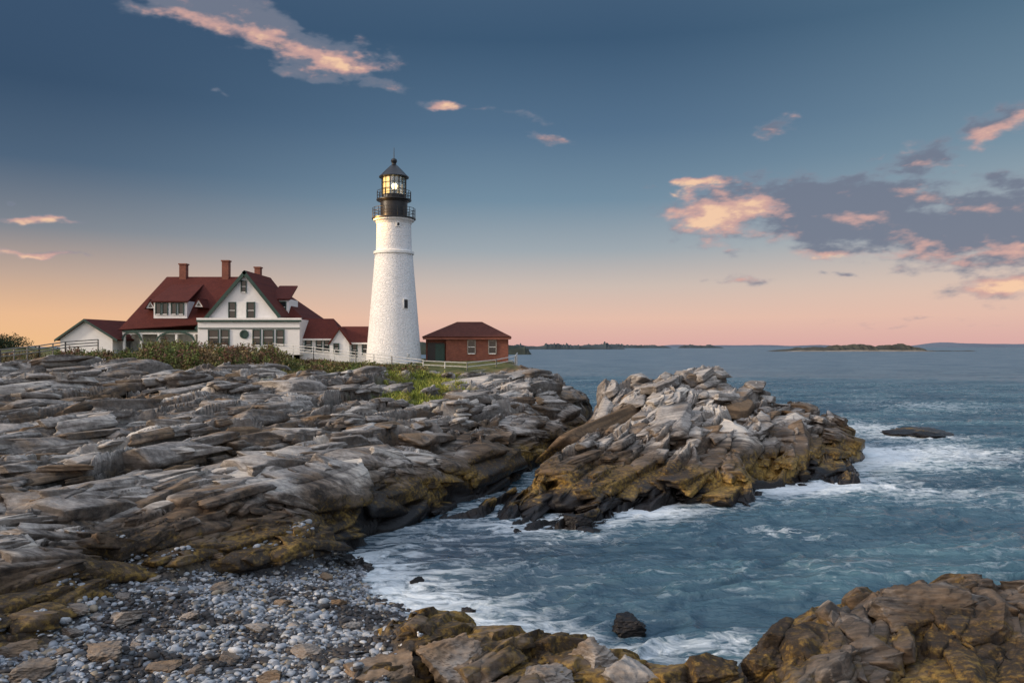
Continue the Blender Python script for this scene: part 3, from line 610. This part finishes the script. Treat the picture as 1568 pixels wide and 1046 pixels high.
for (u,v_,sz) in [(335,905,.75),(190,950,.8),(160,1005,.85),(430,925,.5),(190,915,.5),(110,970,.5),(350,1010,.5),(255,1025,.7),(500,885,.5),(250,905,.4),(470,1000,.7),(400,965,.6),(230,880,.6),(330,872,.5),(120,905,.6),(95,1000,.5),(60,990,.7),(520,925,.5),(290,945,.6),(50,1035,.9),(540,960,.6),(415,1040,.6),(580,925,.45),(20,1000,1.),(300,1030,.4),(210,990,.35),(370,940,.35),(450,960,.35),(150,935,.35),(280,890,.35),(560,900,.3)]:
    d_=(CH-1.3)*F/(v_-531)
    for _ in range(3): d_=(CH-hz(X(u,d_),d_)[0])*F/(v_-531)
    boulder(X(u,d_),d_,sz*.6,sz*.48,sz*.3,random.uniform(-.6,.6),None,k_,rock_b);k_+=1
tide_b=rockmat('wet_boulder_rock',True,False,1.)
for t in [(690,1015,18.6,1.7,1.3,61,.2),(905,1020,18.9,1.3,1.2,62,-.3),(960,1040,18.2,1.5,1.0,63,.5),(830,1045,18,1.6,.9,64,0),(590,1035,18.5,1.8,.8,67,.5)]:
    bpx(*t[:6],t[6])
for t in [(1085,1035,18.2,1.5,.9,65),(845,1000,20.5,1.6,.9,81),(957,960,25.6,1.4,.75,71),(640,889,30.5,.65,.45,72),(720,938,27,.6,.4,73),(1413,664,82,7.5,1.2,74),(885,800,40,1.6,.9,75),(1190,742,53,2.2,.9,76),(1225,748,52,1.6,.7,77),(1130,755,48,2.4,1.2,78),(1165,1025,18.5,1.2,.9,79),(1275,735,55,2.6,1.2,83),(1060,765,46.5,3,1.0,85),
  (1400,935,20.5,3.0,1.3,91),(1510,965,19.6,2.2,1.3,93)]:
    bpx(t[0],t[1],t[2],t[3],t[4],t[5],.2,tide_b,t[3]*.6)
# ================= vegetation
def leafy(name,clumps,mat,per=220,leaf=.14,upright=.0):
    Q=[];Cc=[]
    for (cx,cy,cz,rx,rz,col) in clumps:
        n=int(per*rx*rz);d_=rng.normal(size=(n,3));d_/=np.linalg.norm(d_,axis=1)[:,None];rad=rng.random(n)**.45
        lump=.72+.5*vn(d_[:,0]*2.2+cx*3,d_[:,2]*2.2+cy*3+d_[:,1]*2,5)
        c0=d_*(rad*lump)[:,None]*[rx,rx,rz]+[cx,cy,cz+rz*.7]
        a=rng.normal(size=(n,3));a[:,2]+=upright*2;a/=np.linalg.norm(a,axis=1)[:,None];b_=np.cross(a,rng.normal(size=(n,3)));b_/=np.linalg.norm(b_,axis=1)[:,None]
        l=leaf*rng.uniform(.5,1.4,n)[:,None];w=l*(.45 if upright<.3 else .14)
        Q.append(np.stack([c0-a*l,c0+b_*w,c0+a*l,c0-b_*w],1).reshape(-1,3))
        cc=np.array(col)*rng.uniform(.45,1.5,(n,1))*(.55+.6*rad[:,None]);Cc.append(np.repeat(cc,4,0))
    V=np.concatenate(Q);trimesh(name,V,np.arange(len(V)).reshape(-1,4),mat,np.concatenate(Cc))
m,g=newmat('foliage');g.principled(g.attr('col','Color'),.7,spec=.2);fol=m
pg=[(.10,.12,.035),(.13,.13,.045),(.16,.11,.055),(.15,.08,.055),(.08,.105,.032),(.2,.16,.08),(.12,.07,.045),(.11,.14,.04)]
cl=[]
def vclump(u,d_,h_,w,cols):
    x_=X(u,d_);z_=float(hz(x_,d_)[0]);cl.append((x_,d_,z_-.1,w,h_*.6,cols[rng.integers(len(cols))]))
for i in range(280):
    u=rng.uniform(80,440);vclump(u,rng.uniform(72,94),rng.uniform(.6,1.8)*(1.3 if 215<u<420 else .8),rng.uniform(.5,1.4),pg)
for i in range(170):
    vclump(rng.uniform(400,650),rng.uniform(74,88),rng.uniform(.35,.95),rng.uniform(.5,1.2),pg)
for i in range(80): vclump(rng.uniform(-140,110),rng.uniform(73,96),rng.uniform(.4,.9),rng.uniform(.8,1.4),pg)
for i in range(14): vclump(rng.uniform(-60,50),rng.uniform(112,120),rng.uniform(1.4,2.4),rng.uniform(1.4,2),[(.03,.045,.02)])
for i in range(16): vclump(rng.uniform(255,300),rng.uniform(93,97),rng.uniform(1.4,2.0),rng.uniform(.7,1.1),[(.07,.11,.03),(.05,.08,.025)])
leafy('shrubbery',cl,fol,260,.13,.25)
cl=[]
for i in range(520):
    u=rng.uniform(584,708);d_=rng.uniform(56,80)
    if masks(np.array([X(u,d_)]),np.array([d_]))[1][0]>.35: vclump(u,d_,rng.uniform(.3,.6),rng.uniform(.4,.9),[(.27,.31,.055),(.34,.32,.08),(.18,.22,.045)])
for i in range(450):
    u=rng.uniform(-50,600);d_=rng.uniform(60,84)
    if masks(np.array([X(u,d_)]),np.array([d_]))[1][0]>.2: vclump(u,d_,rng.uniform(.25,.6),rng.uniform(.5,1.),[(.16,.17,.055),(.24,.18,.09),(.15,.11,.05)])
for i in range(60):
    u=rng.uniform(430,640);d_=rng.uniform(88,95);vclump(u,d_,.3,.8,[(.18,.2,.05),(.13,.13,.05)])
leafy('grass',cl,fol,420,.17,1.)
# ================= distant land
def mound(name,u0,u1,d_,hm,seed,mat,trees=0,dep=None):
    n=220;k_=14;xs=np.linspace(X(u0,d_),X(u1,d_),n);dep=dep or (xs[-1]-xs[0])*.25;V=[]
    tt=np.linspace(0,1,n);env=np.clip(np.minimum(tt,1-tt)*7,0,1)**.7
    pr=env*hm*(.45+.75*fbm(tt*7,tt*0+seed,seed,3))+trees*env*(fbm(tt*90,tt*0,seed+3,3)**2)*sst(.45,.55,fbm(tt*9,tt*0+3,seed+8,2)+.05)*2
    rows=[]
    for j in range(k_):
        s=j/(k_-1);rows.append(np.stack([xs,d_+dep*s+0*xs,-.5+pr*math.sin(math.pi*min(1,s*1.0))**.5*(1+.1*(fbm(tt*40+j*5,tt*0+j,seed,2)-.5))],-1))
    me=grid_mesh(name,np.concatenate(rows),k_,n);link(name,me,mat)
farm=plain('distant_land',(.035,.05,.06),.95,.5,.01,0);midm=plain('island_scrub',(.045,.045,.035),.95,.6,.05,0)
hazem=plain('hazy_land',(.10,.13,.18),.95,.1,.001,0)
mound('distant_coast',560,815,900,18,1,plain('near_wooded_shore',(.03,.04,.03),.95,.4,.1,0),10)
mound('distant_coast',770,960,2600,17,2,farm,8);mound('distant_coast',880,1030,5200,26,3,farm,6)
mound('distant_island',1040,1110,5200,20,4,farm,4)
mound('distant_island',1192,1432,1480,9,5,midm,7,90);mound('distant_island',1420,1505,1560,2.2,6,midm,0,40)
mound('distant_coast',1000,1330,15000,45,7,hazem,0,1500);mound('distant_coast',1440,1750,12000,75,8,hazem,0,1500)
mound('island_rock_rim',1190,1440,1476,3.2,9,plain('pale_rim_rock',(.22,.19,.16),.9,.4,.05,0),0,12)
# ================= seagull
gm=plain('gull_white_feathers',(.8,.8,.8),.7,.05);gg=plain('gull_grey_feathers',(.3,.32,.35),.7,.1);gy=plain('gull_beak_yellow',(.6,.35,.05),.5)
SG=empty('seagull');gx,gy_=X(643,19.6),19.6;gz=float(hz(gx,gy_)[0])+.04
def ell_(nm,c,s,mt,rot=(0,0,0)):
    V,Fq=ico(3);M=np.array(Matrix.Rotation(rot[1],3,'Y'));V=(V*s)@M.T+c;o=mesh_from(nm,V,[tuple(map(int,f)) for f in Fq],mt,SG,True)
ell_('body',(0,0,.14),(.17,.075,.08),gm,(0,-.3,0));ell_('neck',(.12,0,.22),(.045,.045,.08),gm,(0,.3,0));ell_('head',(.15,0,.30),(.05,.04,.042),gm)
ell_('wing_l',(-.05,-.06,.15),(.17,.02,.055),gg,(0,-.2,0));ell_('wing_r',(-.05,.06,.15),(.17,.02,.055),gg,(0,-.2,0));ell_('tail',(-.2,0,.1),(.08,.04,.012),gm,(0,-.2,0));ell_('beak',(.215,0,.292),(.035,.01,.011),gy)
bm=bmesh.new();tube(bm,(0,.03,-.05),(.01,.03,.1),.008);tube(bm,(0,-.03,-.05),(.01,-.03,.1),.008);bmobj('legs',bm,gy,SG)
# stand it on whatever rock surface is on top here
dg=bpy.context.evaluated_depsgraph_get();dg.update()
hit,loc,*_=sc.ray_cast(dg,Vector((gx,gy_,6)),Vector((0,0,-1)))
if hit: gz=loc.z+.025
SG.rotation_euler=(0,0,math.radians(250));SG.location=(gx,gy_,gz);SG.scale=(.6,.6,.6)
# ================= sky
w=bpy.data.worlds.new('sky');sc.world=w;w.use_nodes=True;g=G(w.node_tree)
SUN_AZ=math.radians(-106);SUN_EL=math.radians(19)
sdv=Vector((math.sin(SUN_AZ)*math.cos(SUN_EL),math.cos(SUN_AZ)*math.cos(SUN_EL),math.sin(SUN_EL)))
tc=g.n('ShaderNodeTexCoord').outputs['Generated'];dv=g.vm('NORMALIZE',tc)
sp=g.n('ShaderNodeSeparateXYZ');g.put(sp.inputs[0],dv);dx,dy,dz=sp.outputs
az_=g.m('ARCTAN2',dx,dy)
e=g.m('MAXIMUM',dz,0.)
R_r=g.ramp(e,[(0,lin((218,171,165))),(.035,lin((227,189,171))),(.075,lin((203,187,178))),(.12,lin((157,167,175))),(.18,lin((114,140,160))),(.26,lin((84,112,139))),(.36,lin((59,87,115))),(.7,lin((95,115,140))),(1,lin((120,135,160)))])
R_l=g.ramp(e,[(0,lin((240,190,138))),(.035,lin((233,186,146))),(.08,lin((190,165,150))),(.13,lin((126,132,142))),(.2,lin((76,98,122))),(.28,lin((54,78,105))),(.38,lin((58,82,110))),(.7,lin((95,110,135))),(1,lin((120,135,160)))])
col=g.mix(g.ss(az_,-.6,.0),R_l,R_r)
col=g.mix(g.ss(az_,.1,.7,0,.55),col,g.ramp(e,[(0,lin((214,168,167))),(.06,lin((230,195,176))),(.13,lin((190,192,190))),(.22,lin((130,155,170))),(.36,lin((94,125,146))),(1,lin((120,135,160)))]))
sa_=Vector((math.sin(SUN_AZ),math.cos(SUN_AZ),.2)).normalized()
dt=g.vm('DOT_PRODUCT',dv,tuple(sa_),out=1)
glow=g.m('POWER',g.m('MAXIMUM',g.m('MULTIPLY',g.m('ADD',dt,.15),.87),0.),2.2)
hemi=g.ss(dy,.1,-.7)
glowc=g.vm('SCALE',(2.0,1.45,1.0),g.m('MULTIPLY',glow,g.ss(dy,.25,-.3)))
amb=g.vm('SCALE',(.54,.62,.74),g.m('MAXIMUM',g.ss(dz,.45,.9),g.m('MULTIPLY',hemi,.55)))
ns=g.n('ShaderNodeTexSky',sky_type='NISHITA');ns.sun_disc=False;ns.sun_elevation=math.radians(3);ns.sun_rotation=SUN_AZ
col=g.vm('ADD',col,g.vm('SCALE',ns.outputs[0],.004))
col=g.vm('ADD',col,g.vm('ADD',glowc,amb))
col=g.mix(g.ss(dz,-.002,-.03),col,(.05,.08,.1))
bg=g.n('ShaderNodeBackground');g.put(bg.inputs[0],col);bg.inputs[1].default_value=1.
g.nt.links.new(bg.outputs[0],g.n('ShaderNodeOutputWorld').inputs[0])
# clouds: a far spherical layer with transparent gaps
NC,NR=1500,620
azc=np.radians(np.linspace(-42,42,NC));elc=np.radians(np.linspace(.15,29,NR));E_,A_=np.meshgrid(elc,azc,indexing='ij');a_=A_.ravel();e_=E_.ravel()
wa=a_+(fbm(a_*16,e_*28,400,5,.55)-.5)*.075;we=e_+(fbm(a_*16+50,e_*28,410,5,.55)-.5)*.03
def blobs(lst):
    acc=np.full(a_.shape,-1.)
    for (u,v_,hw,hh_,rot,s) in lst:
        a0=math.atan((u-784)/F);c0=math.cos(a0);e0_=math.atan((531-v_)/math.hypot(F,u-784));th=-math.radians(rot)
        dx_=wa-a0;dy_=we-e0_;p1=(dx_*math.cos(th)+dy_*math.sin(th))/(hw/F*c0*c0*1.25);p2=(-dx_*math.sin(th)+dy_*math.cos(th))/(hh_/F*c0*1.25)
        acc=np.maximum(acc,s*(1-np.sqrt(p1*p1+p2*p2)))
    return acc
dens=blobs([(310,4,150,32,8,1.7),(400,38,170,34,14,1.7),(470,74,120,28,14,1.4),(530,90,75,22,6,1.5),(505,116,34,9,0,1.0),(595,124,38,12,0,.9),(440,100,30,8,10,.6),(325,135,14,4,0,.6),(680,164,32,8,8,1.2),(800,179,60,7,4,.9),(835,208,44,7,5,.9),
 (1110,328,100,48,0,1.9),(1062,273,46,10,0,1.2),(1045,297,16,9,0,1),(1210,310,130,44,0,1.8),(1310,335,190,52,4,2.2),(1490,350,170,56,0,2.2),(1290,380,70,14,0,1.2),(1410,243,78,26,-10,1.4),(1342,232,24,8,0,.9),(1532,192,60,28,-25,1.5),(1205,196,42,11,0,1.1),(1540,275,70,18,5,1.4),(1530,398,120,26,0,1.5),(1530,445,90,20,0,1.),(1150,423,46,7,8,.8),(1283,423,30,5,0,.8),(998,284,16,6,0,.9),
 (45,330,60,6,2,1.),(50,386,85,5,0,.9),(5,302,14,4,0,.7),(1400,495,90,4,0,.35)])
warm=blobs([(350,48,110,10,12,.6),(430,70,85,13,12,1.1),(525,95,60,13,0,1.7),(680,165,34,12,0,1.2),(1090,335,75,32,0,1.6),(1062,275,42,12,0,1),(1045,298,20,14,0,1.3),(1300,388,110,9,0,1.4),(1430,258,40,10,0,.7),(1500,395,120,12,0,1.),(1532,208,60,18,-25,.7),(45,330,60,12,0,1.3),(50,388,90,10,0,.9),(1530,440,80,24,0,.9),(1205,200,40,10,0,.5),(1150,423,46,10,0,.6),(1345,232,30,12,0,.7),(1180,375,60,8,0,.8)])
n1=fbm(a_*17,e_*46,420,7,.58);n1b=fbm((a_-.012)*17,(e_-.012)*46,420,7,.58);n2=fbm(a_*60,e_*150,430,4,.6)
den=dens*1.15+(n1-.5)*2.3+(n2-.5)*1.1
al=sst(.0,1.25,den)*sst(-.25,.25,dens)*.92
lit=(n1-n1b)*2.4+np.clip(warm,-.3,2)*1.0-.1
grey=np.array(lin((114,122,140)));pk=np.array(lin((208,166,158)));or_=np.array(lin((248,205,170)))
k1=sst(-.2,.7,lit)[:,None];k2=sst(.6,1.25,lit)[:,None];cc=grey*(1-k1)+pk*k1;cc=cc*(1-k2)+or_*k2
edge=(1-sst(.2,.9,al))[:,None];cc=cc*(1-.35*edge)+np.array(lin((155,160,175)))*.35*edge
RC=50000.;Vc=np.stack([RC*np.cos(e_)*np.sin(a_),RC*np.cos(e_)*np.cos(a_),RC*np.sin(e_)],-1)
me=grid_mesh('clouds',Vc,NR,NC)
ca_at=me.color_attributes.new('col','FLOAT_COLOR','POINT');ca_at.data.foreach_set('color',np.c_[cc,al].astype(np.float32).ravel())
fattr(me,'alpha',al)
bm=bmesh.new();bm.from_mesh(me);alq=al
dl=[f for f in bm.faces if max(alq[q.index] for q in f.verts)<.004];bmesh.ops.delete(bm,geom=dl,context='FACES');bm.to_mesh(me);bm.free()
m,g=newmat('cloud_vapour');em=g.n('ShaderNodeEmission');g.put(em.inputs[0],g.attr('col','Color'));tr_=g.n('ShaderNodeBsdfTransparent');mx=g.n('ShaderNodeMixShader');g.put(mx.inputs[0],g.attr('alpha'))
g.nt.links.new(tr_.outputs[0],mx.inputs[1]);g.nt.links.new(em.outputs[0],mx.inputs[2]);o_=g.n('ShaderNodeOutputMaterial');g.nt.links.new(mx.outputs[0],o_.inputs[0])
try:m.cycles.emission_sampling='NONE'
except Exception:pass
link('clouds',me,m)
sl=bpy.data.lights.new('sun','SUN');sl.energy=2.5;sl.angle=math.radians(4);sl.color=(1,.81,.60)
so=bpy.data.objects.new('sun',sl);so.rotation_euler=(-sdv).to_track_quat('-Z','Y').to_euler();sc.collection.objects.link(so)
# camera
cd=bpy.data.cameras.new('camera');cd.lens=28;cd.sensor_width=36;cd.clip_end=200000;cd.clip_start=.1
co=bpy.data.objects.new('camera',cd);co.location=(0,0,CH);co.rotation_euler=(math.radians(90)+math.atan(8/F),0,0);sc.collection.objects.link(co);sc.camera=co
